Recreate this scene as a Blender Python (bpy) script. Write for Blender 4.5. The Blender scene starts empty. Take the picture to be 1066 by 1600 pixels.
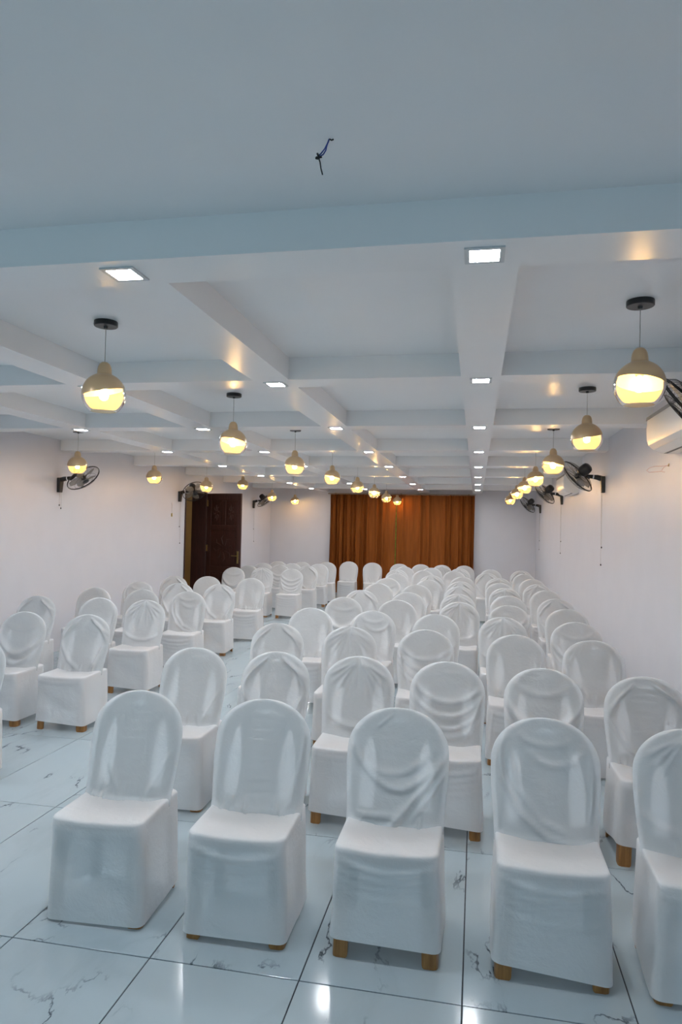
import bpy, math, random
import numpy as np
from mathutils import Vector, Matrix
PI = math.pi
random.seed(7)
scene = bpy.context.scene
COL = scene.collection

# ------------------------------------------------------------------ camera
CAM_H = 1.6929
YAW, PITCH, ROLL, FPX = 0.19358, 0.02235, 0.02168, 1082.7
def cam_axes():
    cy, sy = math.cos(YAW), math.sin(YAW)
    f = Vector((-sy*math.cos(PITCH), cy*math.cos(PITCH), math.sin(PITCH)))
    r = Vector((cy, sy, 0)); u = r.cross(f)
    cr, sr = math.cos(ROLL), math.sin(ROLL)
    return r*cr+u*sr, -r*sr+u*cr, f
R_, U_, F_ = cam_axes()
cd = bpy.data.cameras.new('camera'); cam = bpy.data.objects.new('camera', cd); COL.objects.link(cam)
m = Matrix.Identity(4)
for i in range(3):
    m[i][0] = R_[i]; m[i][1] = U_[i]; m[i][2] = -F_[i]
m[2][3] = CAM_H
cam.matrix_world = m
cd.sensor_fit = 'VERTICAL'; cd.sensor_height = 36.0; cd.lens = FPX/1600*36
cd.clip_start = 0.05; cd.clip_end = 200
scene.camera = cam

# ------------------------------------------------------------------ world, light, exposure
w = bpy.data.worlds.new('world'); scene.world = w; w.use_nodes = True
bg = w.node_tree.nodes['Background']; bg.inputs[0].default_value = (0.55, 0.75, 1.0, 1); bg.inputs[1].default_value = 0.26
def area(name, loc, rot, sx, sy, power, color):
    l = bpy.data.lights.new(name, 'AREA'); l.shape = 'RECTANGLE'; l.size = sx; l.size_y = sy
    l.energy = power; l.color = color
    o = bpy.data.objects.new(name, l); COL.objects.link(o); o.location = loc; o.rotation_euler = rot
    return o
# daylight coming in through the big windows behind the camera
area('daylight', (-1.95, -2.55, 1.45), (PI/2-.55, 0, 0), 5.6, 1.8, 25, (0.52, 0.88, 1.0))
LED_STRENGTH = 218.0
BULB_STRENGTH = 150.0
scene.view_settings.view_transform = 'Standard'
scene.view_settings.look = 'None'
scene.view_settings.gamma = 1.0
scene.view_settings.use_curve_mapping = False
scene.view_settings.exposure = 0.54

# ------------------------------------------------------------------ materials
def new_mat(name):
    mt = bpy.data.materials.new(name); mt.use_nodes = True
    nt = mt.node_tree
    return mt, nt, nt.nodes['Principled BSDF'], nt.nodes['Material Output']
def setp(b, **k):
    for kk, v in k.items():
        b.inputs[kk.replace('_', ' ')].default_value = v
def noise(nt, scale, detail=3, vec=None, rough=.5):
    n = nt.nodes.new('ShaderNodeTexNoise'); n.inputs['Scale'].default_value = scale
    n.inputs['Detail'].default_value = detail; n.inputs['Roughness'].default_value = rough
    if vec: nt.links.new(vec, n.inputs['Vector'])
    return n
def bump(nt, b, h, strength=.2, dist=.01):
    bp = nt.nodes.new('ShaderNodeBump'); bp.inputs['Strength'].default_value = strength; bp.inputs['Distance'].default_value = dist
    nt.links.new(h, bp.inputs['Height']); nt.links.new(bp.outputs[0], b.inputs['Normal'])
    return bp
def ramp(nt, fac, stops):
    r = nt.nodes.new('ShaderNodeValToRGB'); e = r.color_ramp.elements
    while len(e) < len(stops): e.new(.5)
    for i, (p, c) in enumerate(stops):
        e[i].position = p; e[i].color = (*c, 1)
    nt.links.new(fac, r.inputs[0]); return r
def simple(name, color, rough=.5, metal=0.0, nscale=0, namt=.08, bstr=0):
    mt, nt, b, out = new_mat(name)
    setp(b, Base_Color=(*color, 1), Roughness=rough, Metallic=metal)
    if nscale:
        tc = nt.nodes.new('ShaderNodeTexCoord')
        n = noise(nt, nscale, 4, tc.outputs['Object'])
        r = ramp(nt, n.outputs[0], [(.3, tuple(c*(1-namt) for c in color)), (.7, tuple(min(1, c*(1+namt)) for c in color))])
        nt.links.new(r.outputs[0], b.inputs['Base Color'])
        if bstr: bump(nt, b, n.outputs[0], bstr, .003)
    return mt
M = {}
M['wall'] = simple('wall_paint', (.665, .665, .715), .42, 0, 3.0, .015, .04)
M['ceiling'] = simple('ceiling_paint', (.88, .88, .89), .28, 0, 2.0, .012, .05)
M['grout'] = simple('dark_grout', (.035, .04, .05), .8, 0, 40, .3)
M['black'] = simple('black_plastic', (.012, .012, .014), .35, 0, 30, .2)
M['chrome'] = simple('chrome', (.8, .8, .8), .15, 1.0, 20, .03)
M['brass'] = simple('brass', (.62, .48, .20), .3, 1.0, 20, .1)
M['cord'] = simple('clear_cord', (.42, .40, .36), .4, 0, 20, .1)
M['acwhite'] = simple('white_appliance_plastic', (.84, .83, .81), .28, 0, 4, .015)
M['acgrey'] = simple('grey_appliance_plastic', (.25, .25, .26), .35, 0, 10, .05)
M['panelrim'] = simple('panel_rim', (.62, .64, .66), .35, 0, 10, .03)
M['beige'] = simple('beige_plaster', (.55, .40, .20), .6, 0, 4, .06)
M['bluewire'] = simple('blue_wire', (.03, .06, .30), .4, 0, 50, .2)
M['pinkwire'] = simple('pink_wire', (.75, .42, .38), .5, 0, 50, .1)
M['backdrop'] = simple('daylight_yellow_leaves', (.9, .74, .10), .7, 0, 9, .5)  # daylight's yellow-green is put into this colour
M['rod'] = simple('curtain_rod', (.30, .20, .12), .4, 0, 10, .1)
M['emblem'] = simple('emblem_plastic', (.85, .85, .85), .4, 0, 30, .03)

def wood(name, c1, c2, scale=6, rough=.4, axis='Z'):
    mt, nt, b, out = new_mat(name)
    tc = nt.nodes.new('ShaderNodeTexCoord'); mp = nt.nodes.new('ShaderNodeMapping')
    mp.inputs['Scale'].default_value = {'Z': (6, 6, .7), 'X': (.7, 6, 6)}[axis]
    nt.links.new(tc.outputs['Object'], mp.inputs[0])
    n = noise(nt, scale, 6, mp.outputs[0], .6)
    r = ramp(nt, n.outputs[0], [(.3, c1), (.7, c2)])
    nt.links.new(r.outputs[0], b.inputs['Base Color']); setp(b, Roughness=rough)
    bump(nt, b, n.outputs[0], .15, .003)
    return mt
M['chair_plastic'] = wood('wood_look_plastic', (.20, .085, .022), (.42, .20, .06), 9, .38)
M['back_plastic'] = wood('dull_brown_plastic', (.10, .085, .075), (.16, .135, .115), 9, .45)
M['door_wood'] = wood('dark_door_wood', (.030, .011, .009), (.062, .022, .017), 5, .35)
M['frame_wood'] = wood('dark_frame_wood', (.022, .007, .006), (.05, .015, .012), 5, .45)

# curtain cloth
mt, nt, b, out = new_mat('brown_curtain_cloth')
tc = nt.nodes.new('ShaderNodeTexCoord'); mp = nt.nodes.new('ShaderNodeMapping'); mp.inputs['Scale'].default_value = (14, 14, .6)
nt.links.new(tc.outputs['Object'], mp.inputs[0]); n = noise(nt, 3, 4, mp.outputs[0])
r = ramp(nt, n.outputs[0], [(.3, (.19, .052, .007)), (.7, (.27, .078, .011))])
nt.links.new(r.outputs[0], b.inputs['Base Color']); setp(b, Roughness=.75); b.inputs['Specular IOR Level'].default_value = .2
M['curtain'] = mt

# sheer white chair-cover cloth: diffuse weave + light passing through
def cloth_mat(name, color, sheer):
    mt, nt, b, out = new_mat(name)
    tc = nt.nodes.new('ShaderNodeTexCoord')
    oi = nt.nodes.new('ShaderNodeObjectInfo')
    mp = nt.nodes.new('ShaderNodeMapping'); mp.inputs['Scale'].default_value = (1, 1, 1)
    add = nt.nodes.new('ShaderNodeVectorMath'); add.operation = 'MULTIPLY_ADD'
    cmb = nt.nodes.new('ShaderNodeCombineXYZ')
    for i in range(3): nt.links.new(oi.outputs['Random'], cmb.inputs[i])
    nt.links.new(cmb.outputs[0], add.inputs[0]); add.inputs[1].default_value = (17, 9, 5)
    nt.links.new(tc.outputs['Object'], add.inputs[2]); nt.links.new(add.outputs[0], mp.inputs[0])
    wn = noise(nt, 6.5, 6, mp.outputs[0], .62); wn.inputs['Distortion'].default_value = .45
    fn = noise(nt, 34, 3, mp.outputs[0])
    mx = nt.nodes.new('ShaderNodeMath'); mx.operation = 'MULTIPLY_ADD'
    nt.links.new(fn.outputs[0], mx.inputs[0]); mx.inputs[1].default_value = .12; nt.links.new(wn.outputs[0], mx.inputs[2])
    bp = bump(nt, b, mx.outputs[0], .52, .016)
    setp(b, Base_Color=(*color, 1), Roughness=.62)
    b.inputs['Sheen Weight'].default_value = .25
    b.inputs['Specular IOR Level'].default_value = .3
    tl = nt.nodes.new('ShaderNodeBsdfTranslucent'); tl.inputs[0].default_value = (*color, 1)
    nt.links.new(bp.outputs[0], tl.inputs['Normal'])
    m1 = nt.nodes.new('ShaderNodeMixShader'); m1.inputs[0].default_value = .22
    nt.links.new(b.outputs[0], m1.inputs[1]); nt.links.new(tl.outputs[0], m1.inputs[2])
    tp = nt.nodes.new('ShaderNodeBsdfTransparent')
    m2 = nt.nodes.new('ShaderNodeMixShader')
    m2.inputs[0].default_value = sheer
    nt.links.new(m1.outputs[0], m2.inputs[1]); nt.links.new(tp.outputs[0], m2.inputs[2])
    nt.links.new(m2.outputs[0], out.inputs[0])
    return mt
M['cloth'] = cloth_mat('sheer_white_cloth', (.91, .935, .965), .345)
M['skirt'] = cloth_mat('white_skirt_cloth', (.91, .93, .96), .18)

# glossy marble-look tile
mt, nt, b, out = new_mat('white_marble_tile')
tc = nt.nodes.new('ShaderNodeTexCoord'); oi = nt.nodes.new('ShaderNodeObjectInfo')
sc = nt.nodes.new('ShaderNodeVectorMath'); sc.operation = 'MULTIPLY_ADD'
nt.links.new(oi.outputs['Location'], sc.inputs[0]); sc.inputs[1].default_value = (3.7, 5.3, 0)
nt.links.new(tc.outputs['Object'], sc.inputs[2])
mp = nt.nodes.new('ShaderNodeMapping'); mp.inputs['Rotation'].default_value = (0, 0, .5); mp.inputs['Scale'].default_value = (1.5, .62, 1)
nt.links.new(sc.outputs[0], mp.inputs[0])
n1 = noise(nt, 1.25, 7, mp.outputs[0], .56); n1.inputs['Distortion'].default_value = .35
sb = nt.nodes.new('ShaderNodeMath'); sb.operation = 'SUBTRACT'; nt.links.new(n1.outputs[0], sb.inputs[0]); sb.inputs[1].default_value = .5
ab = nt.nodes.new('ShaderNodeMath'); ab.operation = 'ABSOLUTE'; nt.links.new(sb.outputs[0], ab.inputs[0])
vr = nt.nodes.new('ShaderNodeMapRange'); vr.inputs['From Min'].default_value = .0008; vr.inputs['From Max'].default_value = .0075
vr.inputs['To Min'].default_value = 1; vr.inputs['To Max'].default_value = 0; nt.links.new(ab.outputs[0], vr.inputs['Value'])
n2 = noise(nt, 2.6, 2, sc.outputs[0])
mk = nt.nodes.new('ShaderNodeMapRange'); mk.inputs['From Min'].default_value = .50; mk.inputs['From Max'].default_value = .62
nt.links.new(n2.outputs[0], mk.inputs['Value'])
ml = nt.nodes.new('ShaderNodeMath'); ml.operation = 'MULTIPLY'; nt.links.new(vr.outputs[0], ml.inputs[0]); nt.links.new(mk.outputs[0], ml.inputs[1])
# faint wide grey veins
vr2 = nt.nodes.new('ShaderNodeMapRange'); vr2.inputs['From Min'].default_value = 0; vr2.inputs['From Max'].default_value = .05
vr2.inputs['To Min'].default_value = .16; vr2.inputs['To Max'].default_value = 0; nt.links.new(ab.outputs[0], vr2.inputs['Value'])
mxc = nt.nodes.new('ShaderNodeMix'); mxc.data_type = 'RGBA'; mxc.inputs['A'].default_value = (.39, .465, .51, 1); mxc.inputs['B'].default_value = (.27, .32, .35, 1)
nt.links.new(vr2.outputs[0], mxc.inputs['Factor'])
mxd = nt.nodes.new('ShaderNodeMix'); mxd.data_type = 'RGBA'; mxd.inputs['B'].default_value = (.045, .06, .075, 1)
nt.links.new(mxc.outputs['Result'], mxd.inputs['A']); nt.links.new(ml.outputs[0], mxd.inputs['Factor'])
nt.links.new(mxd.outputs['Result'], b.inputs['Base Color']); setp(b, Roughness=.11); b.inputs['Specular IOR Level'].default_value = .13
M['tile'] = mt

def emit(name, color, strength):
    mt, nt, b, out = new_mat(name)
    setp(b, Base_Color=(0, 0, 0, 1), Roughness=1); b.inputs['Emission Color'].default_value = (*color, 1); b.inputs['Emission Strength'].default_value = strength
    b.inputs['Specular IOR Level'].default_value = 0
    return mt
M['led'] = emit('led_diffuser', (.93, .97, 1.0), LED_STRENGTH)
M['bulb'] = emit('warm_bulb', (1.0, .66, .29), BULB_STRENGTH)
M['corridor_fill_light'] = emit('corridor_fill_light', (1.0, .9, .7), 30)  # glow of the added corridor fill light

# pendant glass
mt, nt, b, out = new_mat('champagne_lacquer')
setp(b, Base_Color=(.60, .46, .27, 1), Roughness=.32, Metallic=.35)
tc = nt.nodes.new('ShaderNodeTexCoord'); n = noise(nt, 6, 3, tc.outputs['Object'])
r = ramp(nt, n.outputs[0], [(.3, (.60, .42, .245)), (.7, (.66, .47, .28))]); nt.links.new(r.outputs[0], b.inputs['Base Color'])
M['gold'] = mt
mt, nt, b, out = new_mat('amber_glass')
nt.nodes.remove(b)
tp = nt.nodes.new('ShaderNodeBsdfTransparent'); tp.inputs[0].default_value = (1.0, .87, .66, 1)
tl = nt.nodes.new('ShaderNodeBsdfTranslucent'); tl.inputs[0].default_value = (1.0, .80, .45, 1)
gl = nt.nodes.new('ShaderNodeBsdfGlossy'); gl.inputs['Roughness'].default_value = .04
tc = nt.nodes.new('ShaderNodeTexCoord'); n = noise(nt, 5, 3, tc.outputs['Object'])
mr = nt.nodes.new('ShaderNodeMapRange'); mr.inputs['To Min'].default_value = .12; mr.inputs['To Max'].default_value = .22
nt.links.new(n.outputs[0], mr.inputs['Value'])
m1 = nt.nodes.new('ShaderNodeMixShader'); nt.links.new(mr.outputs[0], m1.inputs[0]); nt.links.new(tp.outputs[0], m1.inputs[1]); nt.links.new(tl.outputs[0], m1.inputs[2])
fr = nt.nodes.new('ShaderNodeLayerWeight'); fr.inputs[0].default_value = .12
m2 = nt.nodes.new('ShaderNodeMixShader'); nt.links.new(fr.outputs['Fresnel'], m2.inputs[0]); nt.links.new(m1.outputs[0], m2.inputs[1]); nt.links.new(gl.outputs[0], m2.inputs[2])
nt.links.new(m2.outputs[0], out.inputs[0])
M['amber'] = mt
mt, nt, b, out = new_mat('smoky_blade_plastic')
setp(b, Base_Color=(.2, .18, .15, 1), Roughness=.3); b.inputs['Alpha'].default_value = .5
tc = nt.nodes.new('ShaderNodeTexCoord'); n = noise(nt, 9, 2, tc.outputs['Object'])
r = ramp(nt, n.outputs[0], [(.3, (.30, .275, .24)), (.7, (.38, .35, .31))]); nt.links.new(r.outputs[0], b.inputs['Base Color'])
M['blade'] = mt
mt, nt, b, out = new_mat('window_glass')
nt.nodes.remove(b)
tp = nt.nodes.new('ShaderNodeBsdfTransparent'); tp.inputs[0].default_value = (.93, .97, .95, 1)
gl = nt.nodes.new('ShaderNodeBsdfGlossy'); gl.inputs['Roughness'].default_value = .02
lw = nt.nodes.new('ShaderNodeFresnel'); lw.inputs[0].default_value = 1.45
m2 = nt.nodes.new('ShaderNodeMixShader'); nt.links.new(lw.outputs[0], m2.inputs[0]); nt.links.new(tp.outputs[0], m2.inputs[1]); nt.links.new(gl.outputs[0], m2.inputs[2])
nt.links.new(m2.outputs[0], out.inputs[0])
M['glass'] = mt

# ------------------------------------------------------------------ mesh helpers
class MB:
    def __init__(s): s.v = []; s.f = []
    def add(s, vs, fs):
        o = len(s.v); s.v += [tuple(p) for p in vs]; s.f += [tuple(i+o for i in f) for f in fs]; return s
    def box(s, a, b):
        x0, y0, z0 = a; x1, y1, z1 = b
        vs = [(x0,y0,z0),(x1,y0,z0),(x1,y1,z0),(x0,y1,z0),(x0,y0,z1),(x1,y0,z1),(x1,y1,z1),(x0,y1,z1)]
        return s.add(vs, [(0,3,2,1),(4,5,6,7),(0,1,5,4),(1,2,6,5),(2,3,7,6),(3,0,4,7)])
    def rings(s, rings, close=True, cap0=True, cap1=True):
        n = len(rings[0]); vs = [p for r in rings for p in r]; fs = []
        for i in range(len(rings)-1):
            for j in range(n if close else n-1):
                k = (j+1) % n
                fs.append((i*n+j, i*n+k, (i+1)*n+k, (i+1)*n+j))
        if cap0: fs.append(tuple(range(n-1, -1, -1)))
        if cap1: fs.append(tuple(range((len(rings)-1)*n, len(rings)*n)))
        return s.add(vs, fs)
    def lathe(s, prof, n=32, c=(0,0,0), cap0=False, cap1=False):
        rs = [[(c[0]+r*math.cos(2*PI*j/n), c[1]+r*math.sin(2*PI*j/n), c[2]+z) for j in range(n)] for r, z in prof]
        return s.rings(rs, True, cap0, cap1)
    def tube(s, pts, r, n=6, cap=True):
        pts = [Vector(p) for p in pts]; rings = []
        up = Vector((0, 0, 1)); prev = None
        for i, p in enumerate(pts):
            t = (pts[min(i+1, len(pts)-1)]-pts[max(i-1, 0)]).normalized()
            if prev is None:
                a = t.cross(up)
                if a.length < .1: a = t.cross(Vector((1, 0, 0)))
            else: a = prev-t*prev.dot(t)
            a.normalize(); prev = a; bb = t.cross(a)
            rr = r[i] if isinstance(r, (list, tuple)) else r
            rings.append([p+a*(rr*math.cos(2*PI*j/n))+bb*(rr*math.sin(2*PI*j/n)) for j in range(n)])
        return s.rings(rings, True, cap, cap)
    def mesh(s, name, mat, smooth=False, angle=None):
        me = bpy.data.meshes.new(name); me.from_pydata(s.v, [], s.f); me.update()
        if mat: me.materials.append(mat)
        if smooth:
            me.polygons.foreach_set('use_smooth', [True]*len(me.polygons))
            if angle:
                try: me.set_sharp_from_angle(angle=angle)
                except Exception: pass
        return me
def link(name, me, parent=None, loc=None):
    o = bpy.data.objects.new(name, me); COL.objects.link(o)
    if parent: o.parent = parent
    if loc: o.location = loc
    return o
def thing(name, label, cat, loc=(0,0,0), rz=0, group=None):
    o = bpy.data.objects.new(name, None); COL.objects.link(o); o.empty_display_size = .1
    o.location = loc; o.rotation_euler = (0, 0, rz); o['label'] = label; o['category'] = cat
    if group: o['group'] = group
    return o
def copy_tree(o, parent=None):
    c = o.copy(); COL.objects.link(c); c.parent = parent
    for ch in list(o.children): copy_tree(ch, c)
    return c
def struct(o): o['kind'] = 'structure'; return o
def bevel(o, w_, seg=2):
    md = o.modifiers.new('bevel', 'BEVEL'); md.width = w_; md.segments = seg; md.limit_method = 'ANGLE'; return o

# ------------------------------------------------------------------ room
XL, XR, YB, YF = -5.35, 1.435, -2.6, 17.62      # left, right, behind the camera, far end
ZB, ZC = 2.617, 2.757                            # underside of beams, coffer ceiling
DX, DY, Y0 = 1.307, 1.976, 2.345
BX = [-3.910, -2.612, -1.297, 0.011]             # long beams
HB = .118

# ceiling: one plaster slab whose beams stand down in a grid
def ceiling():
    xs = [XL-.25]; xh = []
    for x in BX: xs += [x-HB, x+HB]
    xs.append(XR+.25)
    ys = [YB-.25]
    for k in range(8): ys += [Y0+DY*k-HB, Y0+DY*k+HB]
    ys.append(YF+.25)
    nx, ny = len(xs)-1, len(ys)-1
    def low(i, j):
        if i < 0 or j < 0 or i >= nx or j >= ny: return True
        if j == 0: return False
        return (i % 2 == 1) or (j % 2 == 1)
    b_ = MB(); top = ZC+.2
    for i in range(nx):
        for j in range(ny):
            z = ZB if low(i, j) else ZC
            x0, x1, y0, y1 = xs[i], xs[i+1], ys[j], ys[j+1]
            b_.add([(x0,y0,z),(x0,y1,z),(x1,y1,z),(x1,y0,z)], [(0,1,2,3)])
            if not low(i, j):
                if i+1 < nx and low(i+1, j): b_.add([(x1,y0,ZB),(x1,y1,ZB),(x1,y1,ZC),(x1,y0,ZC)], [(0,1,2,3)])
                if i > 0 and low(i-1, j): b_.add([(x0,y0,ZB),(x0,y0,ZC),(x0,y1,ZC),(x0,y1,ZB)], [(0,1,2,3)])
                if j+1 < ny and low(i, j+1): b_.add([(x0,y1,ZB),(x0,y1,ZC),(x1,y1,ZC),(x1,y1,ZB)], [(0,1,2,3)])
                if j > 0 and low(i, j-1): b_.add([(x0,y0,ZB),(x1,y0,ZB),(x1,y0,ZC),(x0,y0,ZC)], [(0,1,2,3)])
    X0, X1, Y0_, Y1 = xs[0], xs[-1], ys[0], ys[-1]
    b_.add([(X0,Y0_,top),(X1,Y0_,top),(X1,Y1,top),(X0,Y1,top)], [(0,1,2,3)])
    for a, c in (((X0,Y0_),(X1,Y0_)), ((X1,Y0_),(X1,Y1)), ((X1,Y1),(X0,Y1)), ((X0,Y1),(X0,Y0_))):
        b_.add([(a[0],a[1],ZC),(c[0],c[1],ZC),(c[0],c[1],top),(a[0],a[1],top)], [(0,1,2,3)])
    return struct(link('ceiling', b_.mesh('ceiling', M['ceiling'])))
ceiling()

# walls (boxes around their openings)
T = .25
def wall(name, boxes):
    b_ = MB()
    for a, c in boxes: b_.box(a, c)
    return struct(link(name, b_.mesh(name, M['wall'])))
DY0, DY1, DZ = 12.13, 13.19, 2.36                # door opening
wall('wall_left', [((XL-T, YB, -.05), (XL, DY0, ZC+.01)), ((XL-T, DY1, -.05), (XL, YF, ZC+.01)), ((XL-T, DY0, DZ), (XL, DY1, ZC+.01))])
wall('wall_right', [((XR, YB, -.05), (XR+T, YF, ZC+.01))])
WX0, WX1, WZ0, WZ1 = -3.3, -.5, .5, 2.35         # far window behind the curtain
wall('wall_back', [((XL-T, YF, -.05), (WX0, YF+T, ZC+.01)), ((WX1, YF, -.05), (XR+T, YF+T, ZC+.01)),
                   ((WX0, YF, -.05), (WX1, YF+T, WZ0)), ((WX0, YF, WZ1), (WX1, YF+T, ZC+.01))])
VX0, VX1, VZ0, VZ1 = -4.8, .9, .5, 2.45          # big windows behind the camera
wall('wall_front', [((XL-T, YB-T, -.05), (VX0, YB, ZC+.01)), ((VX1, YB-T, -.05), (XR+T, YB, ZC+.01)),
                    ((VX0, YB-T, -.05), (VX1, YB, VZ0)), ((VX0, YB-T, VZ1), (VX1, YB, ZC+.01))])
def window(name, x0, x1, y, z0, z1, n):
    root = bpy.data.objects.new(name, None); COL.objects.link(root); root.location = ((x0+x1)/2, y, z0); struct(root)
    xc = (x0+x1)/2; h = z1-z0; hw = (x1-x0)/2
    b_ = MB(); t = .05
    b_.box((-hw, -.03, 0), (hw, .03, t)); b_.box((-hw, -.03, h-t), (hw, .03, h))
    for i in range(n+1):
        xx = -hw+(2*hw-t)*i/n; b_.box((xx, -.03, t), (xx+t, .03, h-t))
    link('window_frame', b_.mesh('window_frame', M['acwhite']), root)
    for i in range(n):
        a = -hw+(2*hw-t)*i/n+t; c = -hw+(2*hw-t)*(i+1)/n
        link('pane', MB().box((a, -.003, t), (c, .003, h-t)).mesh('pane', M['glass']), root)
window('window_1', WX0, WX1, YF+.12, WZ0, WZ1, 2)
window('window_2', VX0, VX1, YB-.15, VZ0, VZ1, 4)
# leafy backdrop made up to show yellow-green daylight in the curtain gap
random.seed(3)
hb = MB()
for i in range(260):
    c = Vector((random.uniform(-5.5, 1.6), YF+2.2+random.uniform(0, .7), random.uniform(0, 2.9)))
    for _ in range(6):
        p = c+Vector((random.uniform(-.15, .15), random.uniform(-.12, .12), random.uniform(-.15, .15)))
        a = Vector((random.uniform(-1, 1), random.uniform(-.5, .5), random.uniform(-1, 1))).normalized()*.11
        d = a.cross(Vector((random.uniform(-.4, .4), 1, random.uniform(-.4, .4)))).normalized()*.045
        hb.add([p-a, p+d, p+a, p-d], [(0, 1, 2, 3)])
hb.box((-5.6, YF+2.6, -.05), (1.7, YF+2.95, 2.9))
hd = link('backdrop', hb.mesh('backdrop', M['backdrop'])); hd['kind'] = 'stuff'
hd['label'] = 'yellow-green leafy backdrop added for daylight colour, glimpsed through the gap between the brown curtains'; hd['category'] = 'backdrop'

# floor: dark grout bed with one object per tile
GX, GY, TX, TY, G = -.022, 2.5512, .6, 1.2, .0025
fl = struct(link('floor', MB().box((XL-.3, YB-.3, -.06), (XR+.3, YF+.3, -.0035)).mesh('floor', M['grout'])))
tile_cache = {}
def tile_mesh(w_, h_):
    key = (round(w_, 3), round(h_, 3))
    if key not in tile_cache:
        b_ = MB(); e = .0015; hw, hh = w_/2, h_/2
        bot = [(-hw,-hh,-.0035),(hw,-hh,-.0035),(hw,hh,-.0035),(-hw,hh,-.0035)]
        mid = [(-hw,-hh,-e*.6),(hw,-hh,-e*.6),(hw,hh,-e*.6),(-hw,hh,-e*.6)]
        tp_ = [(-hw+e,-hh+e,0),(hw-e,-hh+e,0),(hw-e,hh-e,0),(-hw+e,hh-e,0)]
        b_.rings([bot, mid, tp_])
        tile_cache[key] = b_.mesh('tile', M['tile'])
    return tile_cache[key]
i0 = math.floor((XL-GX)/TX); i1 = math.ceil((XR-GX)/TX)
j0 = math.floor((YB-GY)/TY); j1 = math.ceil((YF-GY)/TY)
for i in range(i0, i1):
    for j in range(j0, j1):
        x0 = max(GX+TX*i+G, XL); x1 = min(GX+TX*(i+1)-G, XR)
        y0 = max(GY+TY*j+G, YB); y1 = min(GY+TY*(j+1)-G, YF)
        if x1-x0 < .03 or y1-y0 < .03: continue
        link('tile', tile_mesh(x1-x0, y1-y0), fl, ((x0+x1)/2, (y0+y1)/2, 0))

# corridor seen through the open door
corr = MB()
corr.box((XL-2.0, 11.2, -.05), (XL-1.9, 16.4, 2.75)); corr.box((XL-2.0, 11.1, -.05), (XL-T, 11.2, 2.75)); corr.box((XL-2.0, 16.4, -.05), (XL-T, 16.5, 2.75))
struct(link('wall_corridor', corr.mesh('wall_corridor', M['beige'])))
struct(link('ceiling_corridor', MB().box((XL-2.0, 11.1, 2.72), (XL-T, 16.5, 2.8)).mesh('ceiling_corridor', M['ceiling'])))
struct(link('floor_corridor', MB().box((XL-2.0, 11.1, -.1), (XL+.0, 16.5, -.005)).mesh('floor_corridor', M['beige'])))
cl = thing('corridor_fill_light', 'unseen fill light added to brighten the corridor beyond the dark door', 'lamp', (XL-1.2, 14.6, 2.72))  # added out of view so the beige corridor wall reads lit
link('fill_light_base', MB().lathe([(.001,0),(.14,0),(.14,-.02),(.12,-.02)], 24).mesh('fill_light_base', M['panelrim'], True), cl)
link('diffuser', MB().lathe([(.12,-.02),(.115,-.045),(.08,-.065),(.001,-.07)], 24).mesh('diffuser', M['corridor_fill_light'], True), cl)

# door
dr = bpy.data.objects.new('door_1', None); COL.objects.link(dr); dr.location = (XL, DY1, 0); struct(dr)
fb = MB(); fw = .06; d0 = -T-.04; d1 = .018; L = DY1-DY0
fb.box((d0, -fw, 0), (d1, 0, DZ)); fb.box((d0, -L, 0), (d1, -L+fw*.55, DZ)); fb.box((d0, -L+fw*.55, DZ-fw), (d1, -fw, DZ))
bevel(link('door_frame', fb.mesh('door_frame', M['frame_wood']), dr), .005)
ang = math.radians(-13)
leaf = link('door_leaf', None, dr) if False else None
W_, H_ = .80, 2.31; th = .042
lm = MB()   # stiles and rails, with recessed fields between
st = .10
rails = [(0, .16), (.74, .86), (1.58, 1.68), (H_-.14, H_)]
lm.box((0, 0, 0), (st, th, H_)); lm.box((W_-st, 0, 0), (W_, th, H_))
for a, c in rails: lm.box((st, 0, a), (W_-st, th, c))
lm.box((W_/2-.045, 0, .16), (W_/2+.045, th, .74)); lm.box((W_/2-.045, 0, 1.68), (W_/2+.045, th, H_-.14))
lf = link('door_leaf', lm.mesh('door_leaf', M['door_wood']), dr, (.02, -.02, .01)); lf.rotation_euler = (0, 0, ang); bevel(lf, .006)
fields = [(st, W_/2-.045, .16, .74), (W_/2+.045, W_-st, .16, .74), (st, W_-st, .86, 1.58), (st, W_/2-.045, 1.68, H_-.14), (W_/2+.045, W_-st, 1.68, H_-.14)]
for q, (a, c, z0, z1) in enumerate(fields):
    pb = MB(); pb.box((a, .014, z0), (c, th-.014, z1))
    i_ = .035
    pb.box((a+i_, .006, z0+i_), (c-i_, .014, z1-i_))
    # carved relief: scrolls and petals around the middle of the field
    cx, cz = (a+c)/2, (z0+z1)/2; rr = min(c-a, z1-z0)/2-.05
    for k in range(8):
        t_ = 2*PI*k/8; ex = min(rr*1.0, (c-a)/2-.05); ez = (z1-z0)/2-.07
        p0 = (cx+ex*.25*math.cos(t_), .005, cz+ez*.25*math.sin(t_)); p1 = (cx+ex*.7*math.cos(t_+.25), .002, cz+ez*.7*math.sin(t_+.25)); p2 = (cx+ex*.9*math.cos(t_), .005, cz+ez*.9*math.sin(t_))
        pb.tube([p0, p1, p2], [.006, .011, .004], 6)
    link('door_panel', pb.mesh('door_panel', M['door_wood']), lf)
hb_ = MB(); hb_.box((W_-.075, -.006, .93), (W_-.035, 0, 1.17)); hb_.tube([(W_-.055, -.006, 1.08), (W_-.055, -.05, 1.08), (W_-.17, -.055, 1.08)], .009, 8)
hb_.tube([(W_-.055, -.008, .98), (W_-.055, -.014, .98)], .014, 10)
bevel(link('door_handle', hb_.mesh('door_handle', M['brass']), lf), .003)
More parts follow.
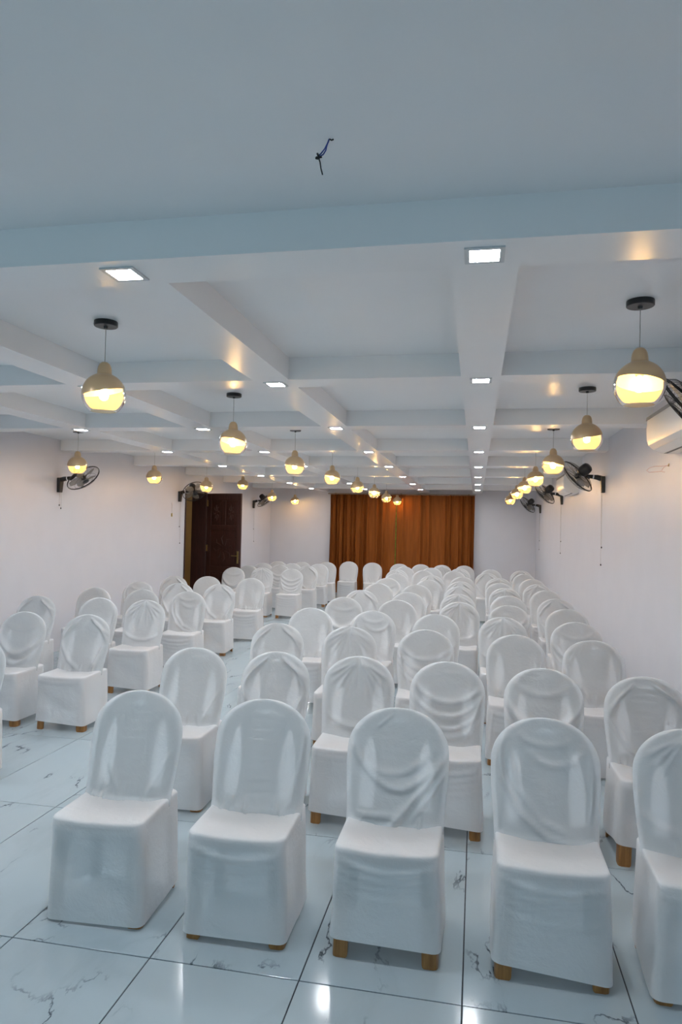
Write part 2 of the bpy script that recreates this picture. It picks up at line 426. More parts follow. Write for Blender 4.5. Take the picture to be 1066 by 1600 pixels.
for z in (.3, 1.15, 2.05):
    link('hinge', MB().box((-.012, -.008, z), (.03, .0, z+.13)).box((-.016, -.014, z), (-.002, .0, z+.13)).mesh('hinge', M['brass']), lf)

# ------------------------------------------------------------------ curtains
def curtain_mesh(x0, x1, z0, z1, pleats, amp, seed):
    rnd = random.Random(seed); n = 260; th_ = .003
    # warped phase so that pleats crowd towards the outer edge
    ph = []; acc = 0
    for i in range(n+1):
        u = i/n; ph.append(acc); acc += pleats(u)*2*PI/n
    rows = 9; pts = []
    for side in (0, 1):
        for r_ in range(rows+1):
            z = z1+(z0-z1)*r_/rows; fl_ = .75+.35*r_/rows
            for i in range(n+1):
                u = i/n; x = x0+(x1-x0)*u+.004*math.sin(ph[i]*.5+r_*.6)
                a = amp*(.55+.45*math.sin(ph[i]*.31+1.3))*fl_
                y = a*math.sin(ph[i]+.25*math.sin(r_*.7+u*9))+.25*a*math.sin(2*ph[i]+1)
                pts.append((x, y+side*th_, z))
    b_ = MB(); fs = []; N = n+1; S = (rows+1)*N
    for r_ in range(rows):
        for i in range(n):
            a = r_*N+i; fs.append((a, a+N, a+N+1, a+1)); a += S; fs.append((a, a+1, a+N+1, a+N))
    for r_ in range(rows):
        for i in (0, n):
            a = r_*N+i; fs.append((a, a+S, a+S+N, a+N) if i == 0 else (a, a+N, a+S+N, a+S))
    for i in range(n):
        for r_ in (0, rows):
            a = r_*N+i; fs.append((a, a+1, a+S+1, a+S) if r_ == 0 else (a, a+S, a+S+1, a+1))
    b_.add(pts, fs)
    return b_.mesh('curtain', M['curtain'], True, 1.2)
CY = YF-.19
c1 = link('curtain', curtain_mesh(-3.70, -2.008, .03, 2.545, lambda u: 26*(1-u)**1.3+7, .062, 1), None, (0, CY, 0))
c1['label'] = 'left brown pleated curtain, dense folds at its left edge'; c1['category'] = 'curtain'; c1['group'] = 'curtains on the far wall'
c2 = link('curtain', curtain_mesh(-1.990, -.055, .03, 2.545, lambda u: 9+24*max(0, u-.55)/.45, .045, 2), None, (0, CY, 0))
c2['label'] = 'right brown pleated curtain, tight folds at its right edge'; c2['category'] = 'curtain'; c2['group'] = 'curtains on the far wall'
rd = thing('curtain_rod', 'slim dark rod along the top of the brown curtains', 'curtain rod', (-1.9, CY, 2.56))
link('rod', MB().tube([(-1.86, 0, 0), (1.86, 0, 0)], .011, 10).mesh('rod', M['rod'], True), rd)
for sx in (-1.7, 0, 1.7):
    link('bracket', MB().box((sx-.01, 0, -.008), (sx+.01, .185, .008)).box((sx-.015, .178, -.03), (sx+.015, .19, .03)).mesh('bracket', M['rod']), rd)

# ------------------------------------------------------------------ downlights
def make_light():
    t = thing('downlight', '', 'ceiling light')
    hw, e = .066, .049
    fb = MB(); z0, z1 = -.006, 0
    fb.box((-hw,-hw,z0), (hw,-e,z1)); fb.box((-hw,e,z0), (hw,hw,z1)); fb.box((-hw,-e,z0), (-e,e,z1)); fb.box((e,-e,z0), (hw,e,z1))
    link('frame', fb.mesh('frame', M['panelrim']), t)
    link('diffuser', MB().box((-e,-e,-.004), (e,e,-.001)).mesh('diffuser', M['led']), t)
    return t
ORD = ['first','second','third','fourth','fifth','sixth','seventh','eighth','ninth','tenth','eleventh','twelfth','thirteenth']
ROWN = ['leftmost lengthwise beam', 'second beam from left', 'third beam from left', 'rightmost lengthwise beam']
lp = make_light(); first = True
for bi, x in enumerate(BX):
    for k in range(8):
        o = lp if first else copy_tree(lp); first = False
        o.location = (x, Y0+DY*k, ZB)
        if k == 0: o['label'] = 'square white ceiling light on the %s, nearest the camera' % ROWN[bi]
        elif k == 7: o['label'] = 'square white ceiling light on the %s, farthest of its row' % ROWN[bi]
        else: o['label'] = 'square white ceiling light on the %s, %s from the front' % (ROWN[bi], ORD[k])
        o['group'] = 'square downlights on the ceiling beams'

# ------------------------------------------------------------------ pendants
def make_pendant(L_, seed):
    rnd = random.Random(seed)
    t = thing('pendant_lamp', '', 'lamp')          # origin at the ceiling, hangs down
    link('canopy', MB().lathe([(.001,0),(.060,0),(.061,-.003),(.061,-.024),(.058,-.027),(.012,-.027),(.009,-.038),(.001,-.038)], 36).mesh('canopy', M['black'], True, .6), t)
    link('canopy_screw', MB().lathe([(.001,0),(.003,0),(.003,.003),(.001,.003)], 8).mesh('canopy_screw', M['chrome'], True), t, (-.02, -.059, -.014))
    cz = -L_                                       # globe centre
    link('cord', MB().tube([(0,0,-.03), (.0008,0,cz*.5), (0,0,cz+.165)], .0018, 6).mesh('cord', M['cord'], True), t)
    R = .113
    prof = [(.006,.172),(.016,.170),(.027,.160),(.033,.146),(.036,.130),(.037,.112),(.041,.104)]
    a0 = math.asin(.049/R); zz0 = R*math.cos(a0)
    for i in range(26):
        a = a0+(math.radians(146)-a0)*i/25; prof.append((R*math.sin(a), R*math.cos(a)))
    n = 48
    # boundary between lacquer and clear glass dips in a wave around the globe
    ph = rnd.uniform(0, 2*PI) if seed else 0
    def bz(j): return .010+.024*math.sin(2*PI*j/n+ph)
    V = []
    top, low = MB(), MB()
    for (mbx, part) in ((top, 0), (low, 1)):
        rings = []
        K = 16 if part == 0 else 14
        for i in range(K+1):
            ring = []
            for j in range(n):
                zb = bz(j); t_ = i/K
                th = 2*PI*j/n
                if part == 0:
                    # from neck to the boundary
                    if i <= 7: r_, z = prof[min(i, 6)] if i < 7 else prof[7]
                    else:
                        ab = math.acos(max(-1, min(1, zb/R))); a = a0+(ab-a0)*(i-7)/(K-7); r_, z = R*math.sin(a), R*math.cos(a)
                else:
                    ab = math.acos(zb/R); a = ab+(math.radians(143)-ab)*t_; r_, z = R*math.sin(a), R*math.cos(a)
                ring.append((r_*math.cos(th), r_*math.sin(th), z+cz))
            rings.append(ring)
        if part == 0: mbx.rings(rings, True, True, False)
        else:
            inner = [(x*.965, y*.965, z+.0) for x, y, z in rings[-1]]
            mbx.rings(rings+[inner], True, False, False)
    link('upper_shade', top.mesh('upper_shade', M['gold'], True, .9), t)
    link('glass_globe', low.mesh('glass_globe', M['amber'], True), t)
    link('socket', MB().lathe([(.001,.10),(.018,.10),(.018,.045),(.013,.040),(.001,.040)], 16, (0,0,cz)).mesh('socket', M['black'], True, .6), t)
    bp_ = [(.012,.042),(.014,.03),(.020,.015),(.0235,0),(.021,-.013),(.013,-.022),(.001,-.026)]
    link('bulb', MB().lathe(bp_, 20, (0,0,cz-.006)).mesh('bulb', M['bulb'], True), t)
    return t
PR = {'R': [(.717,2.369),(.782,2.385),(.751,2.37),(.738,2.37),(.733,2.378),(.725,2.378),(.70,2.35),(.71,2.36)],
      'M': [(-1.947,2.364),(-1.946,2.358),(-1.955,2.352),(-1.952,2.366),(-1.939,2.355),(-1.946,2.363),(-1.963,2.36),(-1.945,2.363)],
      'L': [(-4.56,2.35),(-4.57,2.35),(-4.56,2.341),(-4.572,2.356),(-4.576,2.335),(-4.608,2.50),(-4.593,2.345),(-4.574,2.34)]}
RN = {'R': 'row along the right wall', 'M': 'middle row', 'L': 'left row'}
ANG = {('R',0): 2.2, ('M',0): -.9, ('R',1): -.9, ('M',1): 2.6, ('M',2): 1.0}
protos = {}
for rk, lst in PR.items():
    for k, (x, z) in enumerate(lst):
        key = round(ZC-z, 2)
        if (rk == 'L' and k < 2): continue         # outside the picture
        if rk == 'R' and k == 7: continue
        if key not in protos: o = protos[key] = make_pendant(ZC-z, 0)
        else: o = copy_tree(protos[key])
        o.location = (x, 3.34+DY*k, ZC); o.rotation_euler = (0, 0, ANG.get((rk, k), random.uniform(0, 6.28)))
        kk = k-2 if rk == 'L' else k
        word = 'nearest the camera' if kk == 0 else ('farthest from the camera' if (rk, k) in (('R',6), ('M',7), ('L',7)) else ORD[kk]+' from the front')
        o['label'] = 'lit amber globe pendant in the %s, %s' % (RN[rk], word)
        o['group'] = 'amber globe pendant lamps'

# ------------------------------------------------------------------ wall fans
def make_fan(sgn, nrm, reach=.30, cords=(.62, .82)):
    """fan on a wall; sgn -1: room lies towards -X"""
    t = thing('wall_fan', '', 'fan')               # origin on the wall at bracket mid height
    s = sgn
    pb = MB(); pb.rings([[(0,-.045,-.10),(0,.045,-.10),(0,.05,.09),(0,-.05,.09)], [(s*.035,-.038,-.10),(s*.035,.038,-.10),(s*.05,.045,.09),(s*.05,-.045,.09)]])
    o = link('bracket', pb.mesh('bracket', M['black']), t); bevel(o, .008, 3)
    link('arm', MB().tube([(s*.02,0,.06),(s*.08,0,.078),(s*.13,0,.085),(s*.18,0,.09)], [.034,.030,.024,.022], 14).mesh('arm', M['black'], True, .8), t)
    link('pivot_ring', MB().tube([(s*.118,0,.083),(s*.132,0,.085)], .027, 16).mesh('pivot_ring', M['chrome'], True, .6), t)
    nv = Vector(nrm).normalized(); q = nv.to_track_quat('Z', 'Y')
    c = Vector((s*reach, 0, .09)); mc = c-nv*.10
    mo = MB().lathe([(.001,-.085),(.035,-.083),(.055,-.07),(.063,-.045),(.066,.0),(.060,.035),(.040,.055),(.012,.06),(.012,.10)], 24, cap1=True)
    ob = link('motor', mo.mesh('motor', M['black'], True, .9), t, mc); ob.rotation_mode = 'QUATERNION'; ob.rotation_quaternion = q
    kn = MB().tube([(s*.16,0,.07),(s*.20,0,.10),tuple(mc-nv*.02)], .022, 10)
    link('neck', kn.mesh('neck', M['black'], True), t)
    # guards: front and rear wire baskets with rims
    R = .222
    for nm, d in (('front_guard', 1), ('rear_guard', -1)):
        g = MB()
        for k in range(48):
            a = 2*PI*k/48; pts = []
            for r_, z in ((.035,.062),(.11,.058),(.18,.042),(R,.0)):
                pts.append((r_*math.cos(a), r_*math.sin(a), d*z))
            g.tube(pts, .0008, 3, False)
        for r_, z, w_ in ((R,.004,.0042),(.15,.051,.0016),(.095,.059,.0016),(.04,.062,.004)):
            g.tube([(r_*math.cos(2*PI*k/40), r_*math.sin(2*PI*k/40), d*z) for k in range(41)], w_, 6, False)
        gg = link(nm, g.mesh(nm, M['black'], True), t, c); gg.rotation_mode = 'QUATERNION'; gg.rotation_quaternion = q
        if d == 1:
            link('badge', MB().lathe([(.001,.069),(.030,.067),(.036,.062),(.036,.056),(.001,.056)], 24).mesh('badge', M['black'], True, .6), gg)
    hbm = MB().lathe([(.001,.03),(.022,.027),(.032,.012),(.032,-.02),(.001,-.02)], 20)
    hh = link('blade_hub', hbm.mesh('blade_hub', M['black'], True, .8), t, c); hh.rotation_mode = 'QUATERNION'; hh.rotation_quaternion = q
    for k in range(5):
        bl = MB(); a0 = 2*PI*k/5; F = []; Bk = []
        for i in range(9):
            r_ = .025+.165*i/8; wd = .20+.62*math.sin(PI*min(1, (i+2)/10))*(.9 if i < 8 else .7); rowf = []
            for j in range(7):
                u = j/6-.5; aa = a0+u*wd*1.25+.25*i/8
                rowf.append((r_*math.cos(aa), r_*math.sin(aa), .02*u*2*(.5+.5*(1-i/8))))
            F.append(rowf)
        vs = [p for rw in F for p in rw]; nn = len(vs); vs += [(x, y, z-.002) for x, y, z in vs]; fs = []
        for i in range(8):
            for j in range(6):
                a = i*7+j; fs += [(a, a+1, a+8, a+7), (nn+a, nn+a+7, nn+a+8, nn+a+1)]
        for i in range(8):
            fs += [(i*7, i*7+7, nn+i*7+7, nn+i*7), (i*7+6, nn+i*7+6, nn+i*7+13, i*7+13)]
        for j in range(6):
            fs += [(56+j, 56+j+1, nn+57+j, nn+56+j), (j, nn+j, nn+j+1, j+1)]
        bl.add(vs, fs); link('blade', bl.mesh('blade', M['blade'], True, 1.0), hh)
    for dy, ln in ((-.018, cords[0]), (.018, cords[1])):
        pc = MB().tube([(s*.028, dy, -.09), (s*.030, dy*1.1, -.1-ln*.5), (s*.028, dy, -.1-ln)], .0014, 5)
        p_ = link('pull_cord', pc.mesh('pull_cord', M['cord'], True), t)
        link('pull_knob', MB().lathe([(.001,.012),(.005,.008),(.007,0),(.006,-.008),(.001,-.011)], 10, (s*.028, dy, -.1-ln-.006)).mesh('pull_knob', M['black'], True), p_)
    return t
fr_ = make_fan(-1, (-.66, .42, -.62))
FR = [(4.02, 2.285, 'black wall fan cut off by the right edge, above the near air conditioner'),
      (8.38, 2.255, 'black wall fan on the right wall, large one with long pull cords'),
      (12.30, 2.262, 'second farthest black wall fan on the right wall'),
      (16.35, 2.215, 'farthest black wall fan on the right wall, beside the far corner')]
for i, (y, z, lab) in enumerate(FR):
    o = fr_ if i == 0 else copy_tree(fr_)
    o.location = (XR, y, z); o['label'] = lab; o['group'] = 'black wall fans on the right wall'
FL = [(8.14, 2.17, 'black wall fan on the left wall nearest the camera, behind a lit globe', (.65, -.08, -.75), .35, (.16, .20)),
      (11.86, 2.20, 'black wall fan on the left wall just before the dark door', (.50, -.48, -.60), .30, (.45, .75)),
      (16.15, 2.215, 'black wall fan on the left wall between the door and far corner', (.65, -.05, -.75), .30, (.50, .80))]
for y, z, lab, nv_, rch, crd in FL:
    o = make_fan(1, nv_, rch, crd)
    o.location = (XL, y, z); o['label'] = lab; o['group'] = 'black wall fans on the left wall'

# ------------------------------------------------------------------ air conditioners
def make_ac():
    t = thing('air_conditioner', '', 'air conditioner')      # origin on wall, centre of length, bottom
    D, L2, Hh = .215, .46, .285
    prof = [(0,.0),(-.06,.0),(-.10,.004),(-.165,.030),(-.198,.062),(-.210,.10),(-.213,.18),(-.208,.255),(-.196,.272),(-.16,.285),(0,.285)]
    def sl(y, k=1): return [(x*k if x else x, y, .1425+(z-.1425)*(.985 if k < 1 else 1)) for x, z in prof]
    o = link('housing', MB().rings([sl(-L2, .97), sl(-L2+.012), sl(L2-.012), sl(L2, .97)]).mesh('housing', M['acwhite'], True, .45), t)
    # top trim and louvre
    link('top_grille', MB().rings([[( -.213,y,.243),(-.2155,y,.247),(-.2115,y,.270),(-.196,y,.278),(-.19,y,.27)] for y in (-L2+.004, L2-.004)]).mesh('top_grille', M['acgrey']), t)
    link('louvre', MB().rings([[( -.105,y,-.002),(-.102,y,.002),(-.17,y,.029),(-.174,y,.026)] for y in (-L2+.05, L2-.05)]).mesh('louvre', M['acwhite']), t)
    link('louvre_slot', MB().rings([[( -.075,y,.0),(-.103,y,-.001),(-.103,y,.006),(-.075,y,.006)] for y in (-L2+.05, L2-.05)]).mesh('louvre_slot', M['black']), t)
    return t
ac = make_ac(); ac.location = (XR, 5.0, 2.285)
ac['label'] = 'white split air conditioner on the right wall beside the cropped fan'; ac['group'] = 'air conditioners on the right wall'
ac2 = copy_tree(ac); ac2.location = (XR, 10.9, 2.26)
ac2['label'] = 'distant white air conditioner on the right wall behind the large fan'

# ------------------------------------------------------------------ loose wires
def wire(name, label, root, tubes, cat='wire'):
    t = thing(name, label, cat, root)
    for nm, pts, r_, mat in tubes:
        link(nm, MB().tube(pts, r_, 6).mesh(nm, M[mat], True), t)
    return t
wx, wy = -.414, 1.831
wire('ceiling_wire', 'knotted blue and black wire hanging from the bare front ceiling', (wx, wy, ZC), [
    ('blue_strand', [(0,0,.002),(-.005,0,-.012),(-.014,.003,-.026),(-.024,.004,-.037),(-.031,0,-.045)], .0018, 'bluewire'),
    ('blue_strand', [(0,.003,.002),(-.007,.004,-.014),(-.011,.006,-.028),(-.018,.006,-.039),(-.030,.002,-.046)], .0018, 'bluewire'),
    ('ceiling_hook', [(.012,0,-.002),(.006,0,-.004),(.0,0,.0)], .0022, 'black'),
    ('knot', [(-.033,0,-.038),(-.030,-.003,-.045),(-.026,.002,-.049),(-.033,.003,-.051),(-.036,0,-.046)], .0030, 'black'),
    ('knot', [(-.038,0,-.052),(-.030,0,-.048),(-.020,-.002,-.050)], .0026, 'black'),
    ('black_strand', [(-.030,0,-.048),(-.025,.001,-.062),(-.022,0,-.080),(-.017,0,-.098)], .0020, 'black')])
wire('wall_wire', 'thin pink wire looping out of the right wall under the air conditioner', (XR, 5.66, 2.225), [
    ('strand', [(.004,0,0),(-.05,-.02,-.012),(-.10,0,-.012),(-.135,.03,-.022),(-.15,.05,-.040),(-.13,.05,-.054),(-.09,.03,-.052),(-.055,0,-.050),(-.035,-.02,-.058)], .0014, 'pinkwire'),
    ('strand', [(.004,0,0),(-.04,-.01,-.018),(-.055,-.01,-.045)], .0013, 'pinkwire'),
    ('wall_plug', [(.003,0,.012),(-.006,0,.0),(-.004,0,-.012)], .004, 'brass')])
wire('wall_wire', 'short yellowish wire end hanging on the left wall before the door', (XL, 11.55, 1.98), [
    ('strand', [(-.002,0,.10),(.012,0,.04),(.010,0,-.06),(.014,.01,-.13)], .002, 'cord'),
    ('tape', [(.010,0,-.10),(.012,0,-.16)], .012, 'brass')])

# ------------------------------------------------------------------ chairs
def sst(a, b_, x):
    t = min(1, max(0, (x-a)/(b_-a))); return t*t*(3-2*t)
ZS, ZSP, ZTOP, HW = .425, .70, .89, .225
def yfront(z): return .245+(.405-.245)*((z-.425)/(.89-.425))**.9 if z > .425 else .245
def outline(z, hw=HW):
    if z <= ZSP: return hw*(.935+.065*sst(.42, .66, z))
    return hw*math.sqrt(max(0, 1-((z-ZSP)/(ZTOP-ZSP))**2.15))

# ridges: list of (polyline in (u, s), amplitude, width); u across -1..1, s height 0..1
def arc(u0, s0, u1, s1, sag, n=14, pw=1):
    out = []
    for i in range(n+1):
        t = i/n; out.append((u0+(u1-u0)*t, s0+(s1-s0)*t-sag*(4*t*(1-t))**pw))
    return out
def gathers(rnd, n, s_hi, amp):
    L_ = []
    for i in range(n):
        u = rnd.uniform(-.8, .85); L_.append(([(u, 0), (u*.95+rnd.uniform(-.12, .12), rnd.uniform(.08, s_hi))], amp*rnd.uniform(.5, 1), .022))
    return L_
def fold_sets():
    S = []
    r = random.Random(1)
    S.append([(arc(-.98,.06,.98,.0,.03), .006, .03), ([( -.45,.30),(-.1,.02)], .004, .03), ([(.85,.45),(.45,.02)], .004, .035)] + gathers(r, 9, .22, .005))       # 0 taut
    S.append([(arc(-.9,.02,.95,.03,-.02), .005, .025)] + gathers(r, 12, .16, .006) + [([(.9,.75),(.75,.1)], .004, .03)])                                           # 1 taut
    S.append([(arc(-.96,.70,.90,.62,.34), .009, .05), (arc(-.8,.60,.70,.66,.20), .005, .05), ([(.97,.62),(.6,.36),(.15,.12),(-.1,.0)], .011, .045), ([(.98,.50),(.66,.26),(.3,.04)], .008, .04),
              ([(-.8,.08),(-.2,.085),(.15,.07)], .009, .022), ([(-.2,.95),(-.5,.82)], .004, .03)] + gathers(r, 6, .12, .006))                                    # 2 V swag
    S.append([([(-.88,.80),(-.80,.50),(-.50,.22),(.0,.05),(.9,-.03)], .012, .045), ([(-.70,.72),(-.55,.42),(-.1,.16),(.7,.02)], .007, .04), (arc(-.6,.86,.6,.84,.08), .004, .05),
              (arc(-.3,.70,.8,.76,.12), .005, .05), ([(.86,.70),(.80,.2)], .005, .04)])                                                                            # 3 diagonal
    L_ = []
    for a in (-1.15, -.9, -.66, -.42, -.2, .2, .40, .62, .85, 1.1):
        L_.append(([(math.sin(a)*.12, .97), (math.sin(a)*.55, .97-.24*math.cos(a)), (math.sin(a)*.95, .97-.52*math.cos(a))], (.0055 if abs(a) > .5 else .003), .045))
    L_ += [(arc(-.9,.30,.9,.28,.14), .006, .05)]
    S.append(L_)                                                                                                                                                  # 4 radial
    S.append([(arc(-.99,.62,.99,.62,.36), .016, .07), (arc(-.95,.52,.95,.50,.38), -.008, .05), (arc(-.99,.42,.99,.40,.34), .008, .045), (arc(-.8,.80,.8,.80,.12), .004, .06)])   # 5 hood
    S.append([(arc(-.95,.74,.95,.72,.22), .008, .05), (arc(-.95,.60,.95,.60,.26), .008, .045), (arc(-.95,.46,.95,.45,.26), .007, .04), (arc(-.9,.34,.9,.30,.22), .006, .04),
              ([(.92,.6),(.55,.1)], .007, .04), ([(-.92,.6),(-.6,.12)], .007, .04)])                                                                               # 6 U swags
    S.append([([(-.45,.90),(-.68,.76),(-.92,.52)], .008, .04), ([(.30,.92),(.60,.82),(.95,.66)], .008, .045), ([(.42,.90),(.66,.78),(.96,.52)], .007, .04), ([(-.92,.5),(-.5,.2),(.1,.02)], .009, .045),
              ([(.85,.45),(.5,.05)], .008, .04)] + gathers(r, 6, .15, .005))                                                                                       # 7 shoulders pulled
    return S
FOLDS = fold_sets()
def ridge_field(U, S_, folds):
    D = np.zeros_like(U)
    for pts, amp, wd in folds:
        best = np.full(U.shape, 1e9); tt = np.zeros_like(U); n = len(pts)-1
        for i in range(n):
            (u0, s0), (u1, s1) = pts[i], pts[i+1]
            du, ds = (u1-u0)*.5, (s1-s0); L2 = du*du+ds*ds+1e-9
            t = np.clip((((U-u0)*.5)*du+(S_-s0)*ds)/L2, 0, 1)
            d = np.hypot((U-u0)*.5-t*du, S_-s0-t*ds)
            mk_ = d < best; best = np.where(mk_, d, best); tt = np.where(mk_, (i+t)/n, tt)
        fade = np.clip(np.sin(PI*np.clip(tt*.86+.10, 0, 1))*1.5, .25, 1)
        D += amp*np.exp(-(best/(wd*.62))**1.6)*fade
    return D
def cover_mesh(style, hem, seed):
    """hem: heights of the hem at front-left, front-right, rear"""
    rnd = random.Random(seed); b_ = MB()
    # ---- backrest shell
    nf, nr = 64, 20
    lev = [.405+.0*i for i in range(1)]
    for i in range(30): lev.append(.42+(.74-.42)*i/29)
    for i in range(1, 23): lev.append(.74+(ZTOP-.0008-.74)*math.sin(PI/2*i/22))
    rows = []
    for z in lev:
        w_ = outline(z); yf_ = yfront(max(z, .425)); s = (z-.425)/(ZTOP-.425)
        th_ = (.034+.05*(1-max(0, s)))*min(1, (w_/.10)) if w_ < .10 else .034+.05*(1-max(0, s))
        row = []
        for j in range(nf):
            u = -math.cos(PI*j/(nf-1)*.86+PI*.07)/math.cos(PI*.07)
            edge = abs(u)**9
            row.append((u*w_, yf_-.004*(1-u*u)+edge*th_*.42, z, u, max(0, s)))
        for j in range(1, nr-1):
            a = j/(nr-1); u = 1-2*a; rr_ = math.sin(PI*a)**.35
            row.append((u*w_*1.0, yf_+th_*(.42+.58*rr_), z, 9, 0))
        rows.append(row)
    A = np.array(rows); n = A.shape[1]
    U = A[:, :nf, 3]; S_ = A[:, :nf, 4]
    D = 2.1*ridge_field(U, S_, FOLDS[style])
    k1, k2 = rnd.uniform(0, 6), rnd.uniform(0, 6)
    D += .0022*np.sin(5*U+k1+3*S_)*np.sin(7*S_+k2)
    D *= (1-np.abs(U)**14)*np.clip((1-S_)*9, 0, 1)
    A[:, :nf, 1] -= D
    ring = [[tuple(p[:3]) for p in row] for row in A]
    b_.rings(ring, True, False, True); nback = len(b_.f)
    # ---- seat and skirt
    N = 128; yc = .195; hl, hr, hb2 = hem
    RHO = .17
    def rrect(q):          # rounded rectangle of half size 1, walked evenly from the middle of its +x side
        segs = [(1-RHO), PI*RHO/2, 2*(1-RHO), PI*RHO/2, 2*(1-RHO), PI*RHO/2, 2*(1-RHO), PI*RHO/2, 1-RHO]
        d = q*sum(segs); k = 0
        while k < 8 and d > segs[k]: d -= segs[k]; k += 1
        c = 1-RHO
        if k == 0: return (1, d)
        if k == 1: t = d/RHO; return (c+RHO*math.cos(t), c+RHO*math.sin(t))
        if k == 2: return (c-d, 1)
        if k == 3: t = PI/2+d/RHO; return (-c+RHO*math.cos(t), c+RHO*math.sin(t))
        if k == 4: return (-1, c-d)
        if k == 5: t = PI+d/RHO; return (-c+RHO*math.cos(t), -c+RHO*math.sin(t))
        if k == 6: return (-c+d, -1)
        if k == 7: t = 1.5*PI+d/RHO; return (c+RHO*math.cos(t), -c+RHO*math.sin(t))
        return (1, -c+d)
    rings = []; SK = 26
    def skirt_pt(a, t):     # t 0 at hem, 1 at seat edge
        ax = .221*(1-t)+.205*t; ay = .205*(1-t)+.208*t
        nx_, ny_ = rrect(a); x, y = ax*nx_, ay*ny_
        zh = hb2+(((hl if x < 0 else hr)*abs(x)/.228+(hl+hr)/2*(1-abs(x)/.228))-hb2)*sst(.12, -.17, y)
        z = zh+(.432-zh)*t
        fr = max(0, -y/ay)**6
        bow = -.024*math.cos(min(1, abs(x)/.21)*PI/2)*t**3 + .006*math.sin(t*PI)
        y += fr*bow
        # hanging folds under the seat edge
        if style in (1, 2, 3, 6):
            for q, (s0, am) in enumerate(((.90, .017 if style == 1 else .012), (.79, .010), (.69, .006), (.58, .004))):
                zz = s0-.10*(1-(x/.21)**2); y -= fr*am*math.exp(-((t-zz)/.032)**2)*(1-(abs(x)/.225)**4)
        else:
            zz = .93-.04*(1-(x/.21)**2); y -= fr*.005*math.exp(-((t-zz)/.03)**2)
            y -= fr*.003*math.sin(9*t+14*x+seed)*math.sin(PI*t)
        x += .0022*math.sin(6*t+18*a+seed)*(1-t)*(1 if abs(y) < .19 else .3)
        return (x, y+yc, z)
    angs = [j/N for j in range(N)]
    for i in range(SK+1):
        t = i/SK; rings.append([skirt_pt(a, t) for a in angs])
    base = rings[-1]
    for dz, sc_ in ((.006, .985), (.009, .955), (.0095, .90), (.008, .80), (.005, .66), (.002, .50), (0, .34), (-.001, .17), (-.001, .03)):
        rg = []
        for (x, y, z) in base:
            xx, yy = x*sc_, yc+(y-yc)*sc_
            wz = .0035*math.sin(xx*38+yy*22+seed)*(1 if sc_ < .92 else .3)
            rg.append((xx, yy, .432+dz+wz*(.6 if sc_ > .1 else .3)))
        rings.append(rg)
    b_.rings(rings, True, False, True)
    me = b_.mesh('cover', M['cloth'], True); me.materials.append(M['skirt'])
    me.polygons.foreach_set('material_index', [0]*nback+[1]*(len(b_.f)-nback))
    return me

def backrest_mesh():
    rowsz = [.40]; slit = set()
    z = .455
    rowsz.append(z)
    while z < .83:
        z += .029; rowsz.append(z); z += .009; rowsz.append(z); slit.add(len(rowsz)-2)
    rowsz += [.845, .858, .868, .875]
    def w_(z):
        hw = .205
        return hw*(.94+.06*sst(.42, .66, z)) if z <= .70 else hw*math.sqrt(max(.02, 1-((z-.70)/.179)**2.1))
    R_ = []
    for z in rowsz:
        W = w_(z); t = (z-.47)/(.79-.47)
        if 0 < t < 1: wid = .072*math.sin(PI*min(1, .35+.65*t) if t > .5 else PI*(.25+.25*min(1, t/.5)))**1 ; wid = .072*(math.sin(PI*(.5+.5*((t-.35)/.65)))if t > .35 else (.8+.2*t/.35))
        else: wid = 0
        cxh = .128-.006*t
        lo, li = cxh+wid/2, cxh-wid/2
        R_.append((z, [-W, -min(lo, W-.02), -min(li, W-.021), -.062, 0, .062, min(li, W-.021), min(lo, W-.02), W], wid > .004))
    b_ = MB(); nx = 9; vs = []; th_ = .006
    for side in (0, 1):
        for z, xs, _ in R_:
            y = yfront(max(z, .425))+.018
            for x in xs: vs.append((x, y+side*th_+.02*(x/.2)**4, z))
    S = len(R_)*nx; solid = {}
    for i in range(len(R_)-1):
        hole = R_[i][2] and R_[i+1][2]
        for j in range(nx-1):
            ok = True
            if j in (1, 6) and hole: ok = False
            if i in slit and j in (3, 4) and R_[i][0] > .47: ok = False
            if R_[i][0] > .80 and j in (1, 2, 5, 6) and abs(R_[i][1][j]-R_[i][1][j+1]) < .0005: ok = True
            solid[i, j] = ok
    fs = []
    for (i, j), ok in solid.items():
        if not ok: continue
        a = i*nx+j; c = a+S
        fs += [(a, a+1, a+nx+1, a+nx), (c, c+nx, c+nx+1, c+1)]
        if not solid.get((i, j-1)): fs.append((a, a+nx, c+nx, c))
        if not solid.get((i, j+1)): fs.append((a+1, c+1, c+nx+1, a+nx+1))
        if not solid.get((i-1, j)): fs.append((a, c, c+1, a+1))
        if not solid.get((i+1, j)): fs.append((a+nx, a+nx+1, c+nx+1, c+nx))
    b_.add(vs, fs)
    return b_.mesh('backrest', M['back_plastic'])
def seat_mesh():
    b_ = MB(); yc = .19
    def ring(ax, ay, z, e=6, n=40): 
        out = []
        for j in range(n):
            a = 2*PI*j/n; c, s = math.cos(a), math.sin(a)
            out.append((ax*math.copysign(abs(c)**(2/e), c), yc+ay*math.copysign(abs(s)**(2/e), s)-(.014 if s < 0 else 0)*max(0, 1-abs(c)), z))
        return out
    b_.rings([ring(.192,.185,.385), ring(.194,.187,.40), ring(.193,.186,.418), ring(.185,.178,.422), ring(.12,.12,.414), ring(.02,.02,.412)])
    return b_.mesh('seat', M['chair_plastic'], True, .8)
